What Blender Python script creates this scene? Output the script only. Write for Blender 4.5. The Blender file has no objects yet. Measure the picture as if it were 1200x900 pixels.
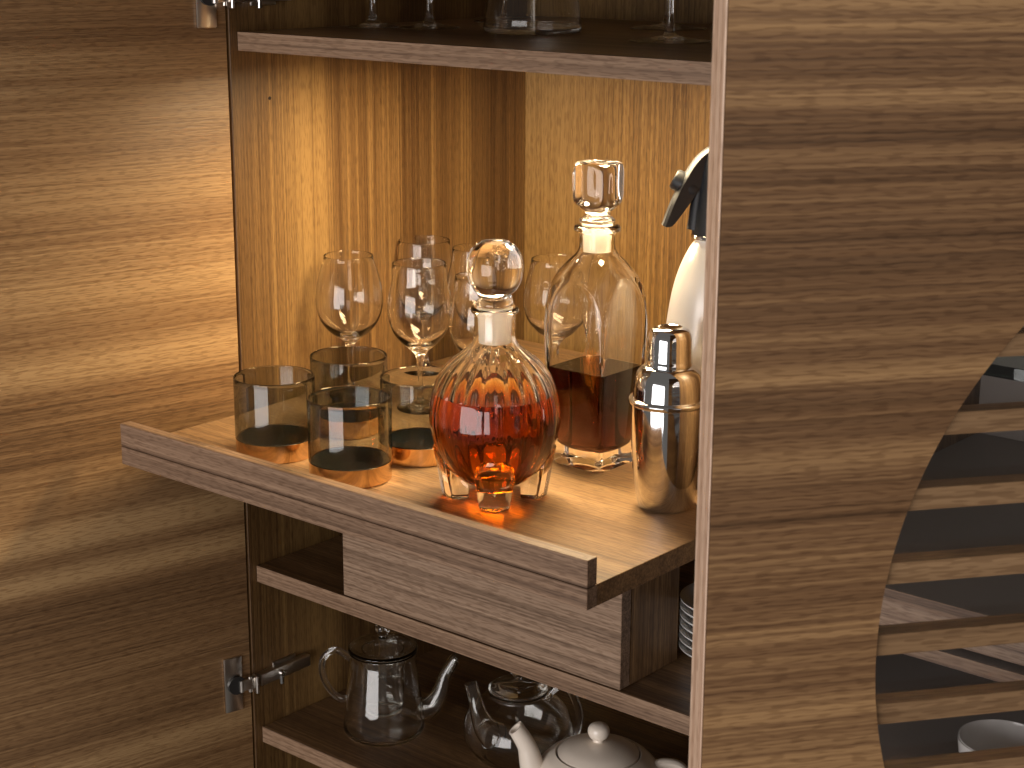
import bpy, bmesh, math, random
from mathutils import Vector, Matrix
random.seed(7)
sc = bpy.context.scene
col = sc.collection
R = math.radians

# ------------------------------------------------------------------ camera
CAM = Vector((1.578836, -1.371933, 0.585001))
YAW, PITCH, FPX, ROLL = -0.7001, 0.2606, 2032.59, 0.0043
fw = Vector((math.sin(YAW)*math.cos(PITCH), math.cos(YAW)*math.cos(PITCH), -math.sin(PITCH)))
rt = Vector((math.cos(YAW), -math.sin(YAW), 0)); up = rt.cross(fw)
r2 = math.cos(ROLL)*rt + math.sin(ROLL)*up; u2 = -math.sin(ROLL)*rt + math.cos(ROLL)*up
cd = bpy.data.cameras.new('camera'); cam = bpy.data.objects.new('camera', cd); col.objects.link(cam)
M = Matrix((r2, u2, -fw)).transposed().to_4x4(); M.translation = CAM; cam.matrix_world = M
cd.sensor_width = 36; cd.lens = 36*FPX/1200; cd.clip_start = .05; cd.clip_end = 60
cd.dof.use_dof = True; cd.dof.focus_distance = 1.85; cd.dof.aperture_fstop = 26
sc.camera = cam

# ------------------------------------------------------------------ world, lamps, exposure
wd = bpy.data.worlds.new('World'); sc.world = wd; wd.use_nodes = True
bg = wd.node_tree.nodes['Background']; bg.inputs[0].default_value = (1.0, .91, .82, 1); bg.inputs[1].default_value = .13
sc.view_settings.view_transform = 'Standard'; sc.view_settings.look = 'None'
sc.view_settings.exposure = 0; sc.view_settings.gamma = 1
sc.cycles.use_denoising = True
sc.cycles.max_bounces = 28; sc.cycles.transmission_bounces = 26; sc.cycles.transparent_max_bounces = 16
sc.cycles.diffuse_bounces = 4; sc.cycles.glossy_bounces = 8; sc.cycles.volume_bounces = 0
sc.cycles.sample_clamp_indirect = 20; sc.cycles.blur_glossy = 0
sc.cycles.caustics_reflective = True; sc.cycles.caustics_refractive = True

def area(name, loc, target, sx, sy, power, color):
    l = bpy.data.lights.new(name, 'AREA'); l.shape = 'RECTANGLE'; l.size = sx; l.size_y = sy; l.energy = power; l.color = color
    o = bpy.data.objects.new(name, l); col.objects.link(o); o.location = loc
    o.rotation_euler = (Vector(target)-Vector(loc)).to_track_quat('-Z', 'Y').to_euler()
    return o
# the room's window, to the left behind the camera; on the right an added fill lamp, to brighten the left door
area('window_light', (.75, -3.3, -.2), (.75, 0, -.2), 2.4, 1.9, 84, (1.0, .95, .93))
area('fill_light', (3.6, -2.0, 1.5), (.6, 0, 0), 2.4, 1.6, 24, (1.0, .88, .78))
# the cabinet's own led strip under the top shelf
LED_Y = .13
led = area('led_light', (.36, LED_Y, .4362), (.36, LED_Y, 0), .33, .09, 8.6, (1.0, .80, .50)); led.data.spread = R(172)

# ------------------------------------------------------------------ materials
def mat(name):
    m = bpy.data.materials.new(name); m.use_nodes = True
    nt = m.node_tree; b = nt.nodes['Principled BSDF']; return m, nt, b
def simple(name, c, rough=.4, metal=0, spec=.5, coat=0):
    m, nt, b = mat(name)
    b.inputs['Base Color'].default_value = (*c, 1); b.inputs['Roughness'].default_value = rough
    b.inputs['Metallic'].default_value = metal; b.inputs['Specular IOR Level'].default_value = spec
    b.inputs['Coat Weight'].default_value = coat
    return m
def glass(name, c=(1, 1, 1), rough=0., ior=1.5):
    m = bpy.data.materials.new(name); m.use_nodes = True; nt = m.node_tree
    nt.nodes.remove(nt.nodes['Principled BSDF'])
    g = nt.nodes.new('ShaderNodeBsdfGlass'); g.inputs['Color'].default_value = (*c, 1)
    g.inputs['Roughness'].default_value = rough; g.inputs['IOR'].default_value = ior
    nt.links.new(g.outputs[0], nt.nodes['Material Output'].inputs['Surface'])
    return m
def liquid(name, c, density, level):
    """the side of the liquor touches glass (index 1.36 / 1.52), its free surface at the level touches air"""
    m = glass(name, (1, 1, 1), 0, 1.36); nt = m.node_tree
    tc = nt.nodes.new('ShaderNodeTexCoord'); sx = nt.nodes.new('ShaderNodeSeparateXYZ'); nt.links.new(tc.outputs['Object'], sx.inputs[0])
    gt = nt.nodes.new('ShaderNodeMath'); gt.operation = 'GREATER_THAN'; gt.inputs[1].default_value = level-.00005; nt.links.new(sx.outputs[2], gt.inputs[0])
    ma = nt.nodes.new('ShaderNodeMath'); ma.operation = 'MULTIPLY_ADD'; ma.inputs[1].default_value = 1.36-.895; ma.inputs[2].default_value = .895
    nt.links.new(gt.outputs[0], ma.inputs[0]); nt.links.new(ma.outputs[0], nt.nodes['Glass BSDF'].inputs['IOR'])
    v = nt.nodes.new('ShaderNodeVolumeAbsorption'); v.inputs['Color'].default_value = (*c, 1); v.inputs['Density'].default_value = density
    nt.links.new(v.outputs[0], nt.nodes['Material Output'].inputs['Volume'])
    return m

def wood(name, along='X', seed=0., dark=(.062, .032, .014), mid=(.160, .088, .040), light=(.35, .21, .095),
         streaks=(), across=None, rough=.42, bandscale=9., tone=0., contrast=1.):
    """walnut veneer: the grain runs along one object axis, streaks = (position, half width, amount) across it"""
    m, nt, b = mat(name); N = nt.nodes; L = nt.links
    tc = N.new('ShaderNodeTexCoord'); ax = 'XYZ'.index(along)
    if across is None: across = {'X': 'Y', 'Z': 'X'}[along]
    ac = 'XYZ'.index(across)
    def math_(op, a, c=None, c2=None):
        n = N.new('ShaderNodeMath'); n.operation = op
        for i, v in enumerate((a, c, c2)):
            if v is None: continue
            if isinstance(v, (int, float)): n.inputs[i].default_value = v
            else: L.new(v, n.inputs[i])
        return n.outputs[0]
    def mapped(src, s_along, s_across, off):
        mp = N.new('ShaderNodeMapping'); sv = [s_across]*3; sv[ax] = s_along
        mp.inputs['Scale'].default_value = sv; mp.inputs['Location'].default_value = (off+seed, off*1.7+seed*2.3, off*.6-seed)
        L.new(src, mp.inputs[0]); return mp.outputs[0]
    def noise(vec, detail=2., rough_=.5, dist=0.):
        n = N.new('ShaderNodeTexNoise'); n.inputs['Scale'].default_value = 1; n.inputs['Detail'].default_value = detail
        n.inputs['Roughness'].default_value = rough_; n.inputs['Distortion'].default_value = dist
        L.new(vec, n.inputs['Vector']); return n.outputs['Fac']
    def shift(src, amount_):          # push the coordinate sideways across the grain only
        cb = N.new('ShaderNodeCombineXYZ'); L.new(amount_, cb.inputs[ac])
        va = N.new('ShaderNodeVectorMath'); va.operation = 'ADD'; L.new(src, va.inputs[0]); L.new(cb.outputs[0], va.inputs[1]); return va.outputs[0]
    O = tc.outputs['Object']
    w1 = math_('MULTIPLY', math_('SUBTRACT', noise(mapped(O, .9, 2.0, 3.), 1.), .5), .014)
    VA = shift(O, w1)
    w2 = math_('MULTIPLY', math_('SUBTRACT', noise(mapped(O, 70., 110., 5.), 0.), .5), .0011)
    P = shift(VA, w2)
    bands = noise(mapped(VA, .12, bandscale, 1.), 2., .5)
    mid_ = noise(mapped(VA, .22, bandscale*6, 7.), 2., .55)
    line = noise(mapped(P, .8, 330., 11.), 1.5, .6)
    fine = noise(mapped(P, 5., 420., 13.), 1., .5)
    pores = noise(mapped(P, 70., 640., 17.), 0., .5)
    v = math_('MULTIPLY_ADD', math_('SUBTRACT', bands, .5), 1.15*contrast, .47+tone)
    v = math_('MULTIPLY_ADD', math_('SUBTRACT', mid_, .5), .62*contrast, v)
    v = math_('MULTIPLY_ADD', math_('SUBTRACT', line, .5), 1.05*contrast, v)
    v = math_('MULTIPLY_ADD', math_('SUBTRACT', fine, .5), .45*contrast, v)
    if streaks:
        sp = N.new('ShaderNodeSeparateXYZ'); L.new(VA, sp.inputs[0])
        cx = sp.outputs[ac]
        for (pos, hw, amt) in streaks:
            d = math_('DIVIDE', math_('SUBTRACT', cx, pos), hw)
            g = math_('POWER', 2.718, math_('MULTIPLY', math_('MULTIPLY', d, d), -1.))
            v = math_('MULTIPLY_ADD', g, amt, v)
    cr = N.new('ShaderNodeValToRGB'); e = cr.color_ramp.elements
    e[0].position = .12; e[0].color = (*dark, 1); e[1].position = .95; e[1].color = (*light, 1)
    q = e.new(.46); q.color = (*mid, 1)
    L.new(v, cr.inputs[0])
    pr = N.new('ShaderNodeValToRGB'); pe = pr.color_ramp.elements
    pe[0].position = .36; pe[0].color = (.55, .49, .44, 1); pe[1].position = .47; pe[1].color = (1, 1, 1, 1)
    L.new(pores, pr.inputs[0])
    mx = N.new('ShaderNodeMix'); mx.data_type = 'RGBA'; mx.blend_type = 'MULTIPLY'; mx.inputs['Factor'].default_value = .55
    L.new(cr.outputs[0], mx.inputs[6]); L.new(pr.outputs[0], mx.inputs[7])
    L.new(mx.outputs[2], b.inputs['Base Color'])
    b.inputs['Specular IOR Level'].default_value = .42
    rr = math_('MULTIPLY_ADD', fine, .2, rough-.1); L.new(rr, b.inputs['Roughness'])
    bp = N.new('ShaderNodeBump'); bp.inputs['Strength'].default_value = .2; bp.inputs['Distance'].default_value = .0005
    L.new(math_('ADD', line, pores), bp.inputs['Height']); L.new(bp.outputs[0], b.inputs['Normal'])
    return m

W_SHELF = wood('walnut_shelf', 'X', 2.)
W_EDGE = wood('walnut_light_edge', 'X', 8., dark=(.11, .064, .038), mid=(.23, .142, .088), light=(.35, .235, .15), bandscale=20, across='Z')
W_TRAY = wood('walnut_tray', 'X', 4., dark=(.12, .064, .028), mid=(.25, .142, .063), light=(.37, .228, .105), streaks=((.03, .05, .1),), across='Y')
W_RAIL = wood('walnut_rail', 'X', 15., dark=(.085, .048, .028), mid=(.205, .125, .078), light=(.36, .235, .15), bandscale=20., across='Z')
W_DRAWER = wood('walnut_drawer', 'X', 21., dark=(.12, .074, .046), mid=(.27, .178, .118), light=(.42, .295, .20), bandscale=7, across='Z')
W_SIDE = wood('walnut_side', 'Z', 31., dark=(.058, .027, .009), mid=(.122, .064, .022), light=(.24, .14, .048), across='Y',
              streaks=((.098, .012, .38), (.125, .012, .3), (.045, .0025, .3), (.215, .003, .4), (.335, .003, .4), (.40, .02, .3), (.46, .02, -.12)))
W_BACK = wood('walnut_back', 'Z', 43., dark=(.10, .052, .016), mid=(.19, .106, .033), light=(.29, .172, .058), bandscale=5.)
W_SIDE2 = wood('walnut_box_side', 'Z', 53., tone=.12, across='Y')
W_DOOR_L = wood('walnut_left_door', 'X', 61., dark=(.115, .061, .027), mid=(.225, .125, .055), light=(.40, .250, .116), across='Z', bandscale=8., contrast=.85,
                streaks=((.425, .02, .2), (.30, .03, .2), (.185, .03, .35), (.09, .02, .35), (.02, .04, -.1), (-.11, .018, .45), (-.165, .014, .5), (-.22, .03, -.2), (-.41, .02, .45), (-.30, .03, -.1)))
W_DOOR_R = wood('walnut_right_door', 'X', 77., dark=(.072, .036, .015), mid=(.165, .086, .038), light=(.36, .212, .094), across='Z', bandscale=13., contrast=.85,
                streaks=((.545, .010, .3), (.525, .010, .25), (.487, .007, .3), (.45, .006, .28), (.40, .03, -.08), (.345, .006, .25), (.318, .007, .32), (.27, .012, .3), (.20, .012, .2), (.10, .006, .3), (.155, .006, .25), (.05, .02, .15), (.56, .01, .2)))
W_DOOR_EDGE = wood('pale_wood_edge', 'Z', 81., dark=(.44, .28, .19), mid=(.60, .42, .30), light=(.68, .51, .38), bandscale=30, rough=.35, across='X')
W_SLAT = wood('walnut_slat', 'X', 91., dark=(.15, .086, .042), mid=(.23, .137, .068), light=(.30, .185, .095), bandscale=14, across='Z')
GLASS = glass('clear_glass', (.997, .997, .99), 0, 1.48)
CRYSTAL = glass('crystal_glass', (.997, .997, .99), 0, 1.52)
FROST = glass('frosted_glass', (.98, .96, .93), .4, 1.45)
_n = FROST.node_tree; _t = _n.nodes.new('ShaderNodeBsdfTranslucent'); _t.inputs[0].default_value = (.93, .90, .86, 1)
_d = _n.nodes.new('ShaderNodeBsdfDiffuse'); _d.inputs[0].default_value = (.90, .87, .82, 1)
_m1 = _n.nodes.new('ShaderNodeMixShader'); _m1.inputs[0].default_value = .5; _n.links.new(_t.outputs[0], _m1.inputs[1]); _n.links.new(_d.outputs[0], _m1.inputs[2])
_m2 = _n.nodes.new('ShaderNodeMixShader'); _m2.inputs[0].default_value = .6
_n.links.new(_n.nodes['Glass BSDF'].outputs[0], _m2.inputs[1]); _n.links.new(_m1.outputs[0], _m2.inputs[2]); _n.links.new(_m2.outputs[0], _n.nodes['Material Output'].inputs['Surface'])
SMOKE = glass('smoked_tumbler_glass', (.77, .785, .78), 0, 1.48)
PANE = glass('smoked_pane', (.88, .87, .87), 0, 1.45)
LZ, LS = .1135, .1105
AMBER = liquid('amber_liquor', (.84, .615, .09), 70, LZ)
BROWN = liquid('dark_liquor', (.66, .42, .26), 120, LS)
STEEL = simple('polished_steel', (.76, .775, .79), .07, 1)
NICKEL = simple('nickel_hinge', (.62, .58, .53), .28, 1)
COPPER = simple('gold_mirror', (.86, .60, .34), .10, 1)
BLACK_FLOOR = simple('dark_glass_floor', (.003, .0045, .004), .35, 0, .08)
BLACKP = simple('black_plastic', (.012, .013, .015), .48, 0, .35)
WHITE_ALU = simple('satin_white_enamel', (.60, .57, .53), .33, .25, .5, .2)
CERAMIC = simple('cream_ceramic', (.78, .69, .59), .28, 0, .5, .3)
PORCELAIN = simple('white_porcelain', (.78, .77, .75), .2, 0, .5, .3)
GREY = simple('grey_lacquer', (.31, .27, .24), .5)
DARKHOLE = simple('dark_hole', (.02, .012, .008), .8)
ALU = simple('aluminium_profile', (.6, .6, .6), .4, 1)
em, ent, eb = mat('led_diffuser'); eb.inputs['Emission Color'].default_value = (1, .62, .28, 1); eb.inputs['Emission Strength'].default_value = 12

# ------------------------------------------------------------------ mesh helpers
def link(name, me, m, parent=None, loc=(0, 0, 0), rot=(0, 0, 0), sharp=35):
    o = bpy.data.objects.new(name, me); col.objects.link(o)
    if isinstance(m, (list, tuple)):
        for k in m: me.materials.append(k)
    elif m and not me.materials: me.materials.append(m)
    if sharp is not None and len(me.polygons):
        me.polygons.foreach_set('use_smooth', [True]*len(me.polygons)); me.set_sharp_from_angle(angle=R(sharp))
    o.parent = parent; o.location = loc; o.rotation_euler = rot
    return o
def empty(name, loc=(0, 0, 0), rz=0, parent=None):
    o = bpy.data.objects.new(name, None); o.empty_display_size = .03; col.objects.link(o)
    o.location = loc; o.rotation_euler = (0, 0, rz); o.parent = parent; return o
def tag(o, label, cat, group=None):
    o['label'] = label; o['category'] = cat
    if group: o['group'] = group
    return o
def box_bm(x0, x1, y0, y1, z0, z1, bev=.0008, seg=1):
    bm = bmesh.new(); bmesh.ops.create_cube(bm, size=1)
    for v in bm.verts:
        v.co = Vector((x0+(v.co.x+.5)*(x1-x0), y0+(v.co.y+.5)*(y1-y0), z0+(v.co.z+.5)*(z1-z0)))
    if bev: bmesh.ops.bevel(bm, geom=bm.edges[:], offset=bev, segments=seg, profile=.5, affect='EDGES')
    return bm
def tome(bm, name):
    me = bpy.data.meshes.new(name); bm.to_mesh(me); bm.free(); return me
def box(name, m, parent, x0, x1, y0, y1, z0, z1, bev=.0008, seg=1, loc=(0, 0, 0), rot=(0, 0, 0)):
    return link(name, tome(box_bm(x0, x1, y0, y1, z0, z1, bev, seg), name), m, parent, loc, rot)
def cr(pts, n=6):
    """Catmull-Rom through profile points; a point given twice stays a corner"""
    segs = [[]]
    for p in pts:
        if segs[-1] and segs[-1][-1] == p: segs.append([p])
        else: segs[-1].append(p)
    out = []
    for s in segs:
        if len(s) < 2: continue
        for i in range(len(s)-1):
            p0 = Vector(s[max(i-1, 0)]); p1 = Vector(s[i]); p2 = Vector(s[i+1]); p3 = Vector(s[min(i+2, len(s)-1)])
            for k in range(n):
                t = k/n
                q = .5*((2*p1)+(p2-p0)*t+(2*p0-5*p1+4*p2-p3)*t*t+(3*p1-p0-3*p2+p3)*t**3)
                out.append((tuple(q)))
        out.append(tuple(s[-1]))
    res = []
    for p in out:
        if not res or (Vector(p)-Vector(res[-1])).length > 1e-6: res.append(p)
    return res
def loft(prof, segs=64, rfun=None, name='loft', bm=None, cx=0, cy=0):
    """turn a profile of (r, z) about z; rfun(r, z, angle, index) may shape the section. Outer side runs upwards."""
    own = bm is None
    if own: bm = bmesh.new()
    rings = []
    for i, p in enumerate(prof):
        r, z = max(p[0], 0), p[1]
        if r < 1e-5: rings.append([bm.verts.new((cx, cy, z))]); continue
        ring = []
        for k in range(segs):
            a = 2*math.pi*k/segs; rr = rfun(r, z, a, i) if rfun else r
            ring.append(bm.verts.new((cx+rr*math.cos(a), cy+rr*math.sin(a), z)))
        rings.append(ring)
    for A, B in zip(rings, rings[1:]):
        for k in range(segs):
            j = (k+1) % segs
            if len(A) == 1 and len(B) == 1: continue
            if len(A) == 1: bm.faces.new((A[0], B[j], B[k]))
            elif len(B) == 1: bm.faces.new((A[k], A[j], B[0]))
            else: bm.faces.new((A[k], A[j], B[j], B[k]))
    return tome(bm, name) if own else bm
def tube(path, radii, segs=16, cap=True, name='tube', bm=None, inner=None, flat=1.):
    """tube along a path of points; inner = wall thickness for a hollow one; flat squashes the section"""
    own = bm is None
    if own: bm = bmesh.new()
    P = [Vector(p) for p in path]; n = len(P)
    T = [(P[min(i+1, n-1)]-P[max(i-1, 0)]).normalized() for i in range(n)]
    ref = Vector((0, 1, 0)) if abs(T[0].y) < .8 else Vector((0, 0, 1))
    def rings(rad, shift=0):
        out = []; rf = ref.copy()
        for i in range(n):
            a = (rf-T[i]*rf.dot(T[i])).normalized(); rf = a; b = T[i].cross(a)
            out.append([bm.verts.new(P[i]+(a*math.cos(2*math.pi*k/segs)*flat+b*math.sin(2*math.pi*k/segs))*rad[i]) for k in range(segs)])
        return out
    def skin(rg, flip=False):
        for A, B in zip(rg, rg[1:]):
            for k in range(segs):
                j = (k+1) % segs; f = (A[k], A[j], B[j], B[k]); bm.faces.new(f[::-1] if flip else f)
    O = rings(radii); skin(O)
    if inner:
        I = rings([r-inner for r in radii]); skin(I, True)
        for k in range(segs):
            j = (k+1) % segs
            bm.faces.new((O[-1][k], O[-1][j], I[-1][j], I[-1][k])); bm.faces.new((O[0][j], O[0][k], I[0][k], I[0][j]))
    elif cap:
        bm.faces.new(O[0][::-1]); bm.faces.new(O[-1])
    return tome(bm, name) if own else bm
def crv(pts, n=8):
    return [Vector(p) for p in cr([tuple(p) for p in pts], n)]
def rim(r, z, w, n=6):
    """round lip: outer radius r, top z, wall w"""
    return [(r-w/2+w/2*math.cos(math.pi*k/n), z-w/2+w/2*math.sin(math.pi*k/n)) for k in range(n+1)]
def lerp_list(vals, m):
    out = []
    for i in range(m):
        t = i/(m-1)*(len(vals)-1); k = min(int(t), len(vals)-2); out.append(vals[k]+(vals[k+1]-vals[k])*(t-k))
    return out
def copy_tree(o, parent=None):
    c = o.copy(); col.objects.link(c)
    if parent: c.parent = parent
    for ch in list(o.children): copy_tree(ch, c)
    return c

# ------------------------------------------------------------------ cabinet carcass
W, D = .690, .529
ZT, ZL, ZB, T = .4374, -.2058, -.4288, .0215
YF = -.012
RB = 1.475      # right inner wall
cab = empty('bar_cabinet'); tag(cab, 'tall walnut bar cabinet with open doors, pull-out tray and lit niche', 'cabinet')
box('side_panel', W_SIDE, cab, -.022, 0, YF, D, -.85, .95)
box('divider_panel', W_SIDE2, cab, W, W+.022, YF+.008, D, -.828, .928)
box('side_panel', W_SIDE2, cab, RB, RB+.022, YF, D, -.85, .95)
box('back_panel', W_BACK, cab, -.022, W+.011, D+.0005, D+.012, -.85, .95)
box('back_panel', GREY, cab, W+.0112, RB+.022, D+.0005, D+.012, -.85, .95)
box('top_panel', W_SHELF, cab, .0005, RB-.0005, YF, D, .928, .95)
box('bottom_panel', W_SHELF, cab, .0005, RB-.0005, YF, D, -.85, -.828)
def shelf(x0, x1, ztop, t=T, y0=0., m=None):
    o = box('shelf', m or W_SHELF, cab, x0, x1, y0+.0012, D-.0005, ztop-t, ztop)
    return o
def lipping(parent, x0, x1, ztop, t=T, y=0.):
    return box('edge_band', W_EDGE, parent, x0, x1, y, y+.0011, ztop-t, ztop, bev=0)
for z in (ZT+T, ZL, ZB):
    s = shelf(.0008, W-.0005, z); lipping(s, .0008, W-.0005, z)
for z in (ZL, ZB-.02):
    s = shelf(W+.0225, RB-.0005, z, m=GREY); lipping(s, W+.0225, RB-.0005, z)
s = shelf(W+.0225, RB-.0005, ZT+T, m=GREY); lipping(s, W+.0225, RB-.0005, ZT+T)
# right bay: thin glass shelf, closed tray at counter height
box('glass_shelf', glass('shelf_glass', (.85, .9, .88), 0, 1.5), cab, W+.023, RB-.001, .0, D-.001, .208, .219, bev=.0005)
s = shelf(W+.0225, RB-.0005, -.009, .012, m=GREY); lipping(s, W+.0225, RB-.0005, -.009, .012)
box('tray_front', W_DRAWER, cab, W+.024, RB-.002, .004, .02, -.049, -.0212)
s = shelf(W+.0225, RB-.0005, -.0555, .013, m=GREY); lipping(s, W+.0225, RB-.0005, -.0555, .013)
# led strip under the top shelf
ls = box('light_strip', ALU, cab, .19, .53, LED_Y-.048, LED_Y+.048, ZT-.0004, ZT+.0006, bev=0)
link('diffuser', tome(box_bm(.20, .52, LED_Y-.045, LED_Y+.045, ZT-.0009, ZT-.00045, bev=0), 'diffuser'), em, ls)
# shelf pin hole
hb = bmesh.new(); bmesh.ops.create_cone(hb, cap_ends=True, segments=16, radius1=.0021, radius2=.0021, depth=.0006)
link('screw_hole', tome(hb, 'screw_hole'), DARKHOLE, cab, (.0003, .0477, .3786), (0, R(90), 0))

# pull-out tray with raised front lip
TY = -.2009; TX0, TX1 = .0045, .6825
tr = box('pull_out_tray', W_TRAY, cab, TX0, TX1, TY+.0155, .505, -T, 0, bev=.0006)
box('front_board', W_RAIL, tr, TX0, TX1, TY, TY+.0153, -T, -.0004, bev=.0005)
box('front_lip', W_RAIL, tr, TX0, TX1, TY, TY+.0145, 0.0001, .0269, bev=.0006)
# drawer box hanging under the tray
dr = box('drawer', W_DRAWER, cab, .157, .574, .0008, .018, ZL+.0015, -.034, bev=.0006)
box('drawer_side', W_SIDE2, dr, .5605, .573, .0205, .108, ZL+.0005, -.034, bev=.0005)
box('drawer_side', W_SIDE2, dr, .158, .1705, .0205, .108, ZL+.0005, -.034, bev=.0005)
box('drawer_back', W_SHELF, dr, .171, .560, .095, .108, ZL+.0005, -.034, bev=.0005)
box('drawer_top', W_SHELF, dr, .171, .560, .0205, .0945, -.05, -.034, bev=.0005)
box('drawer_runner', W_SHELF, cab, .15, .58, .03, .45, -.0335, -T-.0002, bev=.0005)

# ------------------------------------------------------------------ left door with its hinges
PHI = .237
dl = Vector((-math.sin(PHI), -math.cos(PHI), 0))
doorL = link('door', tome(box_bm(0, .68, 0, .022, -.85, .95, .0012, 2), 'door'), W_DOOR_L, cab, (-.001, YF-.003, 0), (0, 0, math.atan2(dl.y, dl.x)))
# local x runs along the door, local -y is outwards: put the inner face at y = 0 by flipping thickness below it
for v in doorL.data.vertices: v.co.y -= .022
def hinge(zc):
    # plate on the door (door local space: x along, +y towards the inside of the opening)
    h = link('hinge', tome(box_bm(.0131, .0385, .0002, .0035, zc-.037, zc+.037, .0016, 2), 'hinge'), NICKEL, doorL)
    bm = bmesh.new(); loft([(0, 0), (.012, 0), (.012, 0), (.012, .006), (.012, .006), (0, .006)], 24, bm=bm)
    link('hinge_cup', tome(bm, 'hinge_cup'), simple('hinge_black', (.02, .02, .02), .3), h, (.0235, .003, zc), (R(-90), 0, 0))
    bm = box_bm(-.002, .020, .008, .0125, zc-.0085, zc+.0065, .0015, 2)
    bm2 = box_bm(-.004, .000, .003, .016, zc-.0155, zc+.0085, .001, 1); me = tome(bm2, 't'); bm.from_mesh(me)
    tube([(.018, .010, zc+.006), (.018, .010, zc-.009)], [.0034]*2, 12, bm=bm)
    tube([(.006, .010, zc+.009), (.006, .010, zc-.012)], [.0026]*2, 12, bm=bm)
    link('hinge_arm', tome(bm, 'hinge_arm'), NICKEL, h)
    # mounting body on the side panel, cabinet space
    bm = box_bm(.0004, .012, -.008, .078, zc-.009, zc+.007, .0015, 2)
    bm2 = box_bm(.0002, .003, .02, .06, zc-.014, zc+.012, .0008, 1); me = tome(bm2, 't'); bm.from_mesh(me)
    mb = link('hinge_mount', tome(bm, 'hinge_mount'), NICKEL, cab)
    bm = bmesh.new(); tube([(.012, .026, zc-.001), (.0165, .026, zc-.001)], [.0045, .0042], 16, bm=bm)
    tube([(.012, .026, zc-.016), (.012, .026, zc+.0)], [.003]*2, 12, bm=bm)
    link('adjusting_screw', tome(bm, 'screw'), STEEL, mb)
hinge(-.357); hinge(.502)

# ------------------------------------------------------------------ right door with the round slatted window
F = CAM.copy()
ray = fw + r2*((838.5-600)/FPX)
ray.z = 0
fh = Vector((fw.x, fw.y, 0)).normalized()
F = CAM + ray*(1.0/ray.dot(fh)); F.z = 0
AR = math.atan2(.797, .605); DW = .76; TH = .0225
CC, CZ, CR = .4135+.006, .1343, .305
bm = bmesh.new(); N = 480; z0, z1 = -.85, .95
angs = sorted([2*math.pi*k/N for k in range(N)]+[math.atan2(z-CZ, x-CC) % (2*math.pi) for x in (0, DW) for z in (z0, z1)])
lay = []
for y in (0, TH):
    inn, out = [], []
    for a in angs:
        c, s = math.cos(a), math.sin(a)
        inn.append(bm.verts.new((CC+CR*c, y, CZ+CR*s)))
        t = min(((DW-CC)/c if c > 1e-9 else 9), (-CC/c if c < -1e-9 else 9), ((z1-CZ)/s if s > 1e-9 else 9), ((z0-CZ)/s if s < -1e-9 else 9))
        out.append(bm.verts.new((CC+t*c, y, CZ+t*s)))
    lay.append((inn, out))
n = len(angs)
for k in range(n):
    j = (k+1) % n; (i0, o0), (i1, o1) = lay
    bm.faces.new((i0[k], o0[k], o0[j], i0[j])); bm.faces.new((i1[k], i1[j], o1[j], o1[k]))
    f = bm.faces.new((i0[k], i0[j], i1[j], i1[k])); f.material_index = 1
    f = bm.faces.new((o0[k], o1[k], o1[j], o0[j]))
bmesh.ops.recalc_face_normals(bm, faces=bm.faces[:])
doorR = link('door', tome(bm, 'door'), [W_DOOR_R, W_SLAT], cab, (F.x, F.y, 0), (0, 0, AR), sharp=20)
doorR['label'] = 'half-open door with a round window crossed by slats'
box('edge_band', W_DOOR_EDGE, doorR, -.0014, -.0002, 0.0002, TH, z0, z1, bev=.0004)
for k in range(13):
    zt_ = .4364-.0485*k+.0002; zm = zt_-.0073
    if abs(zm-CZ) > CR-.012: continue
    hwid = math.sqrt(CR**2-(abs(zm-CZ)+.009)**2)
    hw2 = math.sqrt(CR**2-(max(abs(zm-CZ)-.009, 0))**2)
    w = hw2+.006
    box('slat', W_SLAT, doorR, CC-w, CC+w, .0035, .0185, zt_-.0145, zt_, bev=.0004)
bm = bmesh.new(); loft([(0, 0), (CR-.0003, 0), (CR-.0003, 0), (CR-.0003, .003), (CR-.0003, .003), (0, .003)], 128, bm=bm)
link('window_pane', tome(bm, 'pane'), PANE, doorR, (CC, .0217, CZ), (R(90), 0, 0))

# ------------------------------------------------------------------ tumblers
def tumbler(loc, label, rr=.0455, h=.0915):
    e = empty('whisky_tumbler', loc); tag(e, label, 'tumbler', 'smoked tumblers on the tray')
    b = .0212
    link('metal_base', loft([(0, .0004), (rr-.0015, .0004), (rr-.0006, .0012), (rr-.0006, .0012), (rr-.0002, b), (rr-.0002, b), (rr-.004, b)], 72, name='metal_base'), COPPER, e)
    link('inner_floor', loft([(rr-.003, b+.0002), (rr-.0045, b+.0006), (0, b+.0003)], 72, name='inner_floor'), BLACK_FLOOR, e)
    p = cr([(rr-.0022, b+.0008), (rr-.0002, b+.0012), (rr-.0001, .05), (rr, h-.006)], 4)+rim(rr, h, .0019)+cr([(rr-.0019, h-.006), (rr-.0021, .05), (rr-.0023, b+.003), (rr-.0023, b+.001)], 4)
    bm = bmesh.new(); loft(p, 72, bm=bm); bmesh.ops.remove_doubles(bm, verts=bm.verts, dist=1e-6)
    link('glass_wall', tome(bm, 'glass_wall'), SMOKE, e, sharp=80)
    return e
tumbler((.160, -.103, 0), 'smoked tumbler with gold base, at the left end of the tray by the door')
tumbler((.287, -.110, 0), 'smoked tumbler with gold base nearest the front lip of the tray')
tumbler((.155, .019, 0), 'smoked tumbler standing farthest back, its base hidden behind two other tumblers')
tumbler((.292, -.006, 0), 'smoked tumbler with gold base standing right beside the round decanter', .0435, .0945)

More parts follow.
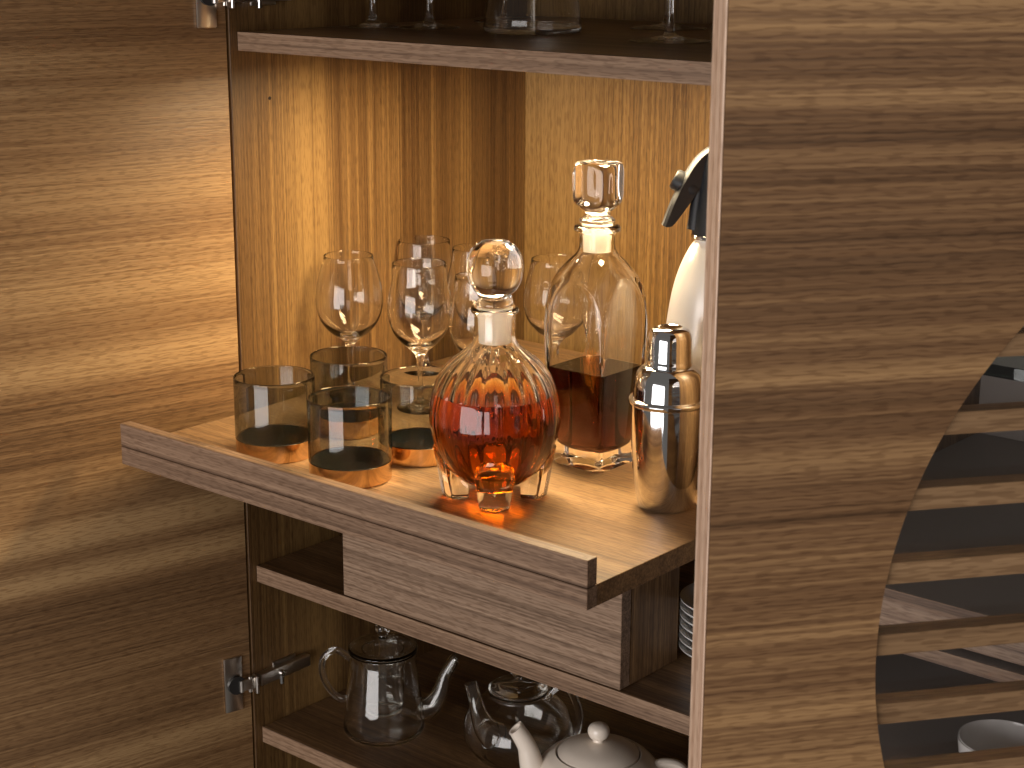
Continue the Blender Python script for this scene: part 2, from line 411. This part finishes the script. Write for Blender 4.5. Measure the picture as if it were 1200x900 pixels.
# ------------------------------------------------------------------ wine glasses
def wineglass(loc, label, h=.181, rb=.0425, rrim=.031, foot=.034, group='wine glasses on the tray'):
    e = empty('wine_glass', loc); tag(e, label, 'wine glass', group)
    s = h/.181; k = rb/.0425
    link('foot', loft(cr([(0, .0006), (foot*.5, .0004), (foot-.001, .0002), (foot, .0008), (foot-.001, .0015), (foot*.6, .0032), (.010, .0062), (.0058, .0105), (.0042, .016)], 5), 56, name='foot'), GLASS, e)
    link('stem', loft(cr([(.0042, .016), (.0035, .028), (.0034, .045*s), (.0040, .058*s)], 4), 32, name='stem'), GLASS, e)
    o = [(.0040, .058*s), (.0058, .066*s), (.0115, .0735*s), (.0235*k, .082*s), (.0345*k, .0945*s), (.0405*k, .109*s), (.0425*k, .124*s), (.0405*k, .143*s), (.0365*k, .160*s), (rrim+.0006, h-.006)]
    i = [(rrim-.0004, h-.006), (.0357*k, .160*s), (.0396*k, .143*s), (.0416*k, .124*s), (.0395*k, .109*s), (.0332*k, .0955*s), (.0215*k, .0848*s), (.0095, .0787*s), (0, .077*s)]
    link('bowl', loft(cr(o, 5)+rim(rrim, h, .0010)+cr(i, 5), 72, name='bowl'), GLASS, e, sharp=80)
    return e
wineglass((.046, .129, 0), 'wine glass nearest the left wall, above the rearmost tumbler', .1815)
wineglass((.154, .143, 0), 'front wine glass between the left wine glass and the round decanter, overlapping one behind it', .1835, .0395, .033)
wineglass((.030, .285, 0), 'wine glass straight behind another, only its upper bowl showing above it', .178, .041, .034)
wineglass((.117, .293, 0), 'farther wine glass whose bowl disappears behind the ball stopper', .177, .041, .033)
wineglass((.244, .157, 0), 'wine glass close behind the neck of the round decanter', .177, .0405, .033)
wineglass((.229, .316, 0), 'wine glass between the two decanters, half behind the square one', .1735, .0415, .0315)

# ------------------------------------------------------------------ round decanter
rd = empty('round_decanter', (.446, -.055, 0), R(-49.3)); tag(rd, 'round fluted glass decanter with ball stopper, filled with amber liquor', 'decanter')
NF = 22
def flute(amp, zc=.088, hz=.075):
    def fn(r, z, a, i):
        q = max(0., 1-((z-zc)/hz)**2)
        return r*(1+amp*q*(math.cos(NF*a)-.3))
    return fn
# outer skin then inner skin
outer = cr([(0, .016), (.020, .0155), (.036, .021), (.050, .034), (.0612, .054), (.0672, .075), (.0685, .092), (.0662, .110), (.0592, .130), (.047, .146), (.033, .157), (.0245, .165), (.0215, .173), (.0213, .190), (.0216, .1965), (.0243, .1985), (.0250, .2005), (.0243, .2025), (.0215, .2035), (.0196, .2028)], 5)
inner = cr([(.0196, .2028), (.0185, .196), (.0178, .180), (.0185, .170), (.024, .160), (.0405, .1455), (.054, .128), (.0605, .110), (.0627, .092), (.0614, .075), (.0555, .0555), (.045, .0385), (.031, .0275), (.015, .0235), (0, .023)], 5)
nO = len(outer)
fo, fi = flute(.0035), flute(-.022)
def split_inner(prof, level):
    """cut a downward inner profile at the liquor level: the part above stays glass, the part below bounds the liquor"""
    for i, (p, q) in enumerate(zip(prof, prof[1:])):
        if p[1] >= level > q[1]:
            t = (p[1]-level)/(p[1]-q[1]); c = (p[0]+(q[0]-p[0])*t, level)
            return list(prof[:i+1])+[c], [c]+list(prof[i+1:])
above, below = split_inner(inner, LZ)
bm = bmesh.new()
loft(outer+above[1:], 176, lambda r, z, a, i: fo(r, z, a, i) if i < nO else fi(r, z, a, i), bm=bm)
link('bottle', tome(bm, 'bottle'), CRYSTAL, rd, sharp=60)
lp = below[::-1]
link('liquor', loft(lp+[(.03, LZ), (0, LZ)], 176, lambda r, z, a, i: fi(r, z, a, i) if i < len(lp) else r, name='liquor'), AMBER, rd, sharp=50)
# four splayed feet
for k in range(4):
    a = math.pi/2*k; c, s_ = math.cos(a), math.sin(a)
    bm = bmesh.new(); rings = []
    for (ri, ro, hwi, hwo, z) in ((.028, .0535, .0105, .0150, .0004), (.027, .0548, .0110, .0158, .0016), (.028, .0580, .0125, .0185, .020), (.031, .0605, .0135, .0210, .036), (.042, .0630, .0120, .0195, .047), (.054, .0645, .0080, .0130, .056)):
        rings.append([bm.verts.new((x*c-y*s_, x*s_+y*c, z)) for x, y in ((ri, -hwi), (ro-.0095, -hwo), (ro-.0045, -hwo*.62), (ro+.0006, 0), (ro-.0045, hwo*.62), (ro-.0095, hwo), (ri, hwi))])
    for A, B in zip(rings, rings[1:]):
        m_ = len(A)
        for q in range(m_): bm.faces.new((A[q], A[(q+1) % m_], B[(q+1) % m_], B[q]))
    bm.faces.new(rings[0][::-1]); bm.faces.new(rings[-1])
    bmesh.ops.bevel(bm, geom=bm.edges[:], offset=.0008, segments=2, affect='EDGES', profile=.5)
    link('foot', tome(bm, 'foot'), CRYSTAL, rd, sharp=50)
# stopper
sp = link('stopper', loft(cr([(0, .2165), (.0150, .2160), (.0175, .2175), (.0225, .2225), (.0272, .232), (.0292, .2445), (.0278, .2555), (.023, .2650), (.0165, .2697), (.0150, .2712), (.0150, .2712), (0, .2718)], 5), 72, name='stopper'), CRYSTAL, rd, sharp=40)
link('stopper_collar', loft(cr([(0, .2052), (.016, .2050), (.0186, .2058), (.0190, .2085), (.0180, .2110), (.0165, .2130), (.0165, .2158), (0, .2160)], 4), 56, name='collar'), CRYSTAL, sp)
link('stopper_plug', loft(cr([(0, .166), (.0145, .166), (.0160, .1675), (.0165, .170), (.0165, .170), (.0182, .2040), (.0182, .2040), (0, .2046)], 4), 56, name='plug'), FROST, sp)

# ------------------------------------------------------------------ square decanter
sd = empty('square_decanter', (.449, .112, 0), 0); tag(sd, 'tall square-shouldered glass decanter with cube stopper, half full of dark liquor', 'decanter')
def sqf(k, soft=.0025):
    def fn(r, z, a, i):
        A = k(z); c = max(abs(math.cos(a)), abs(math.sin(a))); q = A/c
        # smooth minimum of the round dome and the square prism
        h = max(0., min(1., .5+.5*(r-q)/soft)); return r*(1-h)+q*h-soft*h*(1-h)
    return fn
ks = lambda z: .0360+.0075*min(1, max(0, z/.16))
so = cr([(0, .004), (.018, .0035), (.036, .0006), (.0430, .0002), (.0455, .0022), (.0470, .008), (.0500, .03), (.0535, .075), (.0560, .12), (.0570, .155), (.0562, .17), (.0542, .188), (.0498, .203), (.0422, .216), (.0325, .2270), (.0242, .2350), (.0203, .2415), (.0193, .250), (.0193, .2575), (.0200, .2590), (.0246, .2612), (.0254, .2640), (.0244, .2668), (.0200, .2680), (.0178, .2672)], 5)
si = cr([(.0178, .2672), (.0165, .258), (.0158, .244), (.0180, .236), (.0250, .2265), (.0345, .2145), (.0425, .2015), (.0480, .1865), (.0507, .17), (.0512, .155), (.0503, .12), (.0480, .075), (.0445, .04), (.0400, .028), (.0330, .0215), (.018, .0185), (0, .018)], 5)
nS = len(so); g0 = sqf(ks); g1 = sqf(lambda z: ks(z)-.0058)
above, below = split_inner(si, LS)
link('bottle', loft(so+above[1:], 160, lambda r, z, a, i: g0(r, z, a, i) if i < nS else g1(r, z, a, i), name='bottle'), CRYSTAL, sd, sharp=60)
lq = below[::-1]
link('liquor', loft(lq+[(.03, LS), (0, LS)], 160, lambda r, z, a, i: g1(r, z, a, i) if i < len(lq) else r, name='liquor'), BROWN, sd, sharp=50)
gst = sqf(lambda z: .0232, .005)
st = link('stopper', loft(cr([(0, .2800), (.0125, .2795), (.0140, .2815), (.0185, .2860), (.0255, .2915), (.0285, .2985), (.0290, .312), (.0288, .3255), (.0270, .3325), (.0240, .3352), (.0240, .3352), (.0150, .3358), (0, .3360)], 4), 96, gst, name='stopper'), CRYSTAL, sd, (0, 0, 0), (0, 0, R(8)), sharp=30)
link('stopper_collar', loft(cr([(0, .2705), (.0170, .2703), (.0192, .2712), (.0195, .2735), (.0170, .2755), (.0135, .2775), (.0128, .2795), (0, .2798)], 4), 56, name='collar'), CRYSTAL, st)
link('stopper_plug', loft(cr([(0, .238), (.0140, .238), (.0149, .2395), (.0152, .2420), (.0152, .2420), (.0166, .2690), (.0166, .2690), (0, .2700)], 4), 56, name='plug'), FROST, st)

# ------------------------------------------------------------------ shaker
sk = empty('cocktail_shaker', (.601, .036, 0)); tag(sk, 'polished steel three-piece cocktail shaker beside the right door', 'cocktail shaker')
link('body', loft(cr([(0, .0015), (.024, .001), (.0265, .0004), (.0275, .0012), (.0290, .004), (.0318, .015), (.0338, .03), (.0358, .055), (.0372, .085), (.0377, .107), (.0378, .1105), (.0400, .1118), (.0405, .1132)], 5), 96, name='body'), STEEL, sk)
link('shoulder', loft(cr([(.0405, .1132), (.0407, .1150), (.0392, .1168), (.0366, .1174), (.0361, .1200), (.0350, .1330), (.0322, .1432), (.0272, .1488), (.0244, .1503), (.0232, .1512)], 5), 96, name='shoulder'), STEEL, sk)
link('cap', loft(cr([(.0232, .1505), (.0240, .1515), (.0238, .1540), (.0229, .1570), (.0232, .1573), (.0228, .1640), (.0231, .1643), (.0226, .1705), (.0228, .1708), (.0222, .1790), (.0195, .1868), (.0135, .1904), (.0100, .1896), (0, .1880)], 5), 96, name='cap'), STEEL, sk)

# ------------------------------------------------------------------ soda siphon
sy = empty('soda_siphon', (.577, .155, 0), R(0)); tag(sy, 'white soda siphon with black head and lever, mostly behind the right door edge', 'soda siphon')
link('body', loft(cr([(0, .001), (.048, .001), (.0525, .003), (.0545, .010), (.0548, .06), (.0545, .14), (.0520, .172), (.0470, .205), (.0400, .230), (.0310, .250), (.0240, .2600), (.0205, .2640)], 5), 80, name='body'), WHITE_ALU, sy)
link('collar', loft(cr([(.0205, .2600), (.0285, .2625), (.0292, .2650), (.0285, .2675), (.0265, .2680)], 4), 56, name='collar'), STEEL, sy)
link('head', loft(cr([(.0265, .2680), (.0282, .2700), (.0262, .292), (.0235, .312), (.0215, .333), (.0190, .349), (.0130, .3580), (0, .3600)], 4), 56, name='head'), BLACKP, sy)
# direction of screen-left seen from the camera
gl = Vector((-.72, -.69, 0)).normalized()
lev = [gl*-.004+Vector((0, 0, .361)), gl*.010+Vector((0, 0, .357)), gl*.025+Vector((0, 0, .345)), gl*.039+Vector((0, 0, .322)), gl*.050+Vector((0, 0, .298)), gl*.058+Vector((0, 0, .276))]
lp_ = crv(lev, 6); bm = bmesh.new(); sidev = gl.cross(Vector((0, 0, 1))).normalized()
rg = []
for i, p in enumerate(lp_):
    t = i/(len(lp_)-1); w_ = .0075+.0022*math.sin(math.pi*t); dpt = .006+.012*math.sin(math.pi*min(1, t*1.02))**.8 if t < 1 else .003
    q = lp_[min(i+1, len(lp_)-1)]-lp_[max(i-1, 0)]; nn = sidev.cross(q.normalized()).normalized()
    if nn.dot(gl) < 0: nn = -nn
    rg.append([bm.verts.new(p+sidev*w_), bm.verts.new(p+sidev*w_*.6+nn*.0025), bm.verts.new(p-sidev*w_*.6+nn*.0025), bm.verts.new(p-sidev*w_), bm.verts.new(p-sidev*w_*.8-nn*dpt), bm.verts.new(p+sidev*w_*.8-nn*dpt)])
for A, B in zip(rg, rg[1:]):
    for q in range(6): bm.faces.new((A[q], A[(q+1) % 6], B[(q+1) % 6], B[q]))
bm.faces.new(rg[0]); bm.faces.new(rg[-1]); bmesh.ops.recalc_face_normals(bm, faces=bm.faces[:])
link('lever', tome(bm, 'lever'), BLACKP, sy)
kd = (gl*.82+Vector((0, 0, .45))+sidev*.2).normalized(); k0 = gl*.024+Vector((0, 0, .312))
link('charger_holder', tube([k0+kd*t for t in (0, .006, .026, .0285)], [.009, .0112, .0112, .0095], 28, name='charger_holder'), BLACKP, sy)
link('charger_ring', tube([k0+kd*t for t in (.0105, .0125)], [.01145, .01145], 28, name='charger_ring'), simple('ring_grey', (.35, .33, .3), .3, 1), sy)
nz = tube([Vector((.0, 0, .272))+gl*.025, Vector((0, 0, .31))+gl*.022, Vector((0, 0, .314))+gl*.022], [.009, .0075, .0068], 20, name='spout'); link('spout', nz, BLACKP, sy)

# ------------------------------------------------------------------ upper shelf glasses
ZU = ZT+T+.0002
def up_glass(x, y, label, foot, h=.19): return wineglass((x, y, ZU), label, h, .043, .032, foot, 'stemmed glasses on the upper shelf')
up_glass(.050, .175, 'leftmost stemmed glass on the upper shelf, its foot beside the left wall', .0305)
up_glass(.112, .210, 'stemmed glass on the upper shelf just right of the leftmost foot', .0365)
up_glass(.085, .375, 'stemmed glass set far back on the upper shelf, foot half hidden by the carafe', .034)
up_glass(.469, .210, 'stemmed glass at the right end of the upper shelf, in front of another', .044)
up_glass(.330, .404, 'stemmed glass deep on the upper shelf, behind the right-hand one', .046)
cf = empty('glass_carafe', (.256, .233, ZU)); tag(cf, 'conical clear glass carafe with a wide flat bottom on the upper shelf', 'carafe')
link('body', loft(cr([(0, .0006), (.050, .0004), (.0560, .001), (.0578, .004), (.0575, .008), (.0545, .035), (.049, .075), (.038, .12), (.026, .15), (.022, .175), (.027, .20), (.0255, .2005), (.0203, .175), (.0243, .149), (.0362, .1185), (.047, .075), (.0525, .035), (.0552, .010), (.050, .0055), (0, .005)], 5), 80, name='body'), GLASS, cf)

# ------------------------------------------------------------------ lower shelf: stack of small dishes
for k in range(7):
    d = empty('saucer', (.613, .153, ZL+.0004+.0093*k)); 
    lab = ['lowest saucer of the stack beside the drawer, resting on the shelf', 'second saucer up in the stack beside the drawer', 'third saucer up in the stack beside the drawer',
           'middle saucer of the seven in the stack beside the drawer', 'third saucer from the top of the stack beside the drawer', 'second saucer from the top of the stack beside the drawer', 'topmost saucer of the stack beside the drawer'][k]
    tag(d, lab, 'saucer', 'stacked white saucers')
    if k == 0:
        link('plate', loft(cr([(0, .0012), (.028, .0008), (.034, .0), (.036, .0012), (.046, .0055), (.0565, .0135), (.0572, .0147), (.0560, .0150), (.045, .0078), (.033, .0040), (0, .0036)], 4), 64, name='dish'), PORCELAIN, d)
        dish = d.children[0]
    else:
        c = dish.copy(); col.objects.link(c); c.parent = d

# ------------------------------------------------------------------ bottom shelf teapots
ZS = ZB+.0003
def dirv(deg): return Vector((math.cos(R(deg)), math.sin(R(deg)), 0))
SR = Vector((.765, .644, 0))   # screen right on the ground
def loc3(a, z, off=0.): return SR*a+Vector((.644, -.765, 0))*off+Vector((0, 0, z))
# pot 1: tall conical glass teapot
t1 = empty('glass_teapot', (.129, .095, ZS)); tag(t1, 'tall tapered clear glass teapot with a straight-sided body, left on the bottom shelf', 'teapot')
link('body', loft(cr([(0, .0008), (.042, .0005), (.049, .0015), (.0520, .006), (.0525, .012), (.0505, .035), (.0465, .065), (.0430, .092), (.0415, .105), (.0425, .110), (.0440, .112), (.0425, .1132), (.0405, .111), (.0396, .105), (.0410, .092), (.0447, .065), (.0487, .035), (.0506, .013), (.048, .0060), (.040, .004), (0, .0038)], 5), 80, name='body'), GLASS, t1)
ld = link('lid', loft(cr([(0, .1145), (.038, .1145), (.0440, .1150), (.0448, .1165), (.0430, .118), (.037, .1215), (.022, .1265), (.008, .1290), (.0, .1295), (0, .1275), (.008, .127), (.022, .1245), (.036, .1196), (.040, .1175), (0, .1165)], 4)[:60], 64, name='lid'), GLASS, t1)
link('knob', loft(cr([(0, .1290), (.0055, .1295), (.0045, .1330), (.008, .1375), (.0098, .1425), (.0080, .1475), (0, .1495)], 4), 32, name='knob'), GLASS, ld)
link('strainer', loft(cr([(0, .030), (.020, .030), (.0245, .033), (.0265, .060), (.0275, .108), (.0275, .112), (.0262, .112), (.0262, .108), (.0252, .060), (.0232, .0345), (0, .0315)], 4), 56, name='strainer'), GLASS, t1)
hp = crv([loc3(-.042, .101), loc3(-.060, .112), loc3(-.0745, .104), loc3(-.0790, .086), loc3(-.073, .064), loc3(-.060, .047), loc3(-.047, .044)], 7)
link('handle', tube(hp, [.0042]*len(hp), 14, name='handle'), GLASS, t1)
spn = crv([loc3(.044, .030), loc3(.060, .034), loc3(.072, .052), loc3(.079, .076), loc3(.090, .097), loc3(.0935, .100)], 7)
link('spout', tube(spn, lerp_list([.0165, .0135, .0105, .008, .0072, .008], len(spn)), 20, name='spout', inner=.0017), GLASS, t1)
# pot 2: low round glass teapot
t2 = empty('glass_teapot', (.309, .150, ZS)); tag(t2, 'low round clear glass teapot in the middle of the bottom shelf', 'teapot')
link('body', loft(cr([(0, .0008), (.036, .0005), (.043, .0015), (.0530, .008), (.0635, .022), (.0685, .038), (.0672, .052), (.0595, .068), (.047, .079), (.0365, .085), (.0350, .089), (.0365, .0915), (.0345, .0925), (.0330, .089), (.0345, .0835), (.0455, .0772), (.0578, .0667), (.0655, .0515), (.0667, .038), (.0618, .023), (.0515, .010), (.042, .0045), (0, .0038)], 5), 80, name='body'), GLASS, t2)
ld = link('lid', loft(cr([(0, .0935), (.030, .0935), (.0360, .0940), (.0370, .0955), (.0350, .0970), (.030, .1005), (.018, .1050), (.006, .1070), (0, .1072)], 4), 64, name='lid'), GLASS, t2)
link('knob', loft(cr([(0, .1072), (.0050, .1075), (.0045, .1100), (.0085, .1135), (.0105, .1180), (.0085, .1225), (0, .1245)], 4), 32, name='knob'), GLASS, ld)
spn = crv([loc3(-.050, .050), loc3(-.056, .062), loc3(-.052, .080), loc3(-.050, .098), loc3(-.053, .118), loc3(-.0545, .123)], 7)
spn = crv([loc3(-.030, .052, .045), loc3(-.040, .066, .052), loc3(-.048, .086, .054), loc3(-.053, .107, .052), loc3(-.0575, .124, .050)], 8)
link('spout', tube(spn, lerp_list([.019, .0145, .0105, .008, .0078], len(spn)), 20, name='spout', inner=.0017), GLASS, t2)
hp = crv([loc3(.034, .080, -.0), loc3(.048, .096, -.0), loc3(.062, .094), loc3(.072, .076), loc3(.0765, .052), loc3(.070, .030), loc3(.060, .020)], 7)
link('handle', tube(hp, [.0046]*len(hp), 14, name='handle', flat=1.3), GLASS, t2)
# pot 3: cream ceramic teapot
t3 = empty('ceramic_teapot', (.474, .098, ZS)); tag(t3, 'cream ceramic teapot with round lid knob at the bottom right of the shelf', 'teapot')
link('body', loft(cr([(0, .002), (.038, .001), (.042, .0015), (.056, .012), (.070, .030), (.0745, .046), (.0715, .062), (.062, .074), (.0520, .0810), (.0500, .0820), (.0490, .0808), (.0485, .079)], 5), 80, name='body'), CERAMIC, t3)
ld = link('lid', loft(cr([(.0470, .0785), (.0474, .0815), (.0460, .0835), (.036, .0895), (.020, .0945), (.006, .0965), (0, .0968)], 5), 64, name='lid'), CERAMIC, t3)
link('knob', loft(cr([(.0, .0945), (.0070, .0955), (.0062, .0985), (.0105, .1020), (.0128, .1080), (.0112, .1145), (.006, .1180), (0, .1187)], 5), 36, name='knob'), CERAMIC, ld)
spn = crv([loc3(-.056, .032), loc3(-.070, .046), loc3(-.077, .066), loc3(-.083, .089), loc3(-.0935, .108), loc3(-.0965, .112)], 8)
link('spout', tube(spn, lerp_list([.024, .0195, .0145, .0112, .0098, .0100], len(spn)), 24, name='spout', inner=.0025), CERAMIC, t3)
hp = crv([loc3(.060, .060), loc3(.075, .068), loc3(.095, .064), loc3(.104, .045), loc3(.092, .026), loc3(.068, .020)], 7)
link('handle', tube(hp, [.0062]*len(hp), 14, name='handle', flat=1.4), CERAMIC, t3)

# ------------------------------------------------------------------ cup behind the slats
cp = empty('white_cup', (.978, .055, ZL+.0003)); tag(cp, 'wide white cup on the shelf behind the slats of the round window', 'cup')
link('body', loft(cr([(0, .001), (.020, .001), (.024, 0), (.025, .002), (.0330, .012), (.0385, .030), (.0420, .0535), (.0422, .0550), (.0412, .0556), (.0400, .054), (.0362, .030), (.0305, .014), (.018, .006), (0, .005)], 5), 64, name='body'), PORCELAIN, cp)
hp = crv([Vector((.040, .0, .045)), Vector((.055, .0, .046)), Vector((.061, 0, .033)), Vector((.052, .0, .019)), Vector((.036, .0, .016))], 6)
link('handle', tube(hp, [.0032]*len(hp), 12, name='handle'), PORCELAIN, cp)
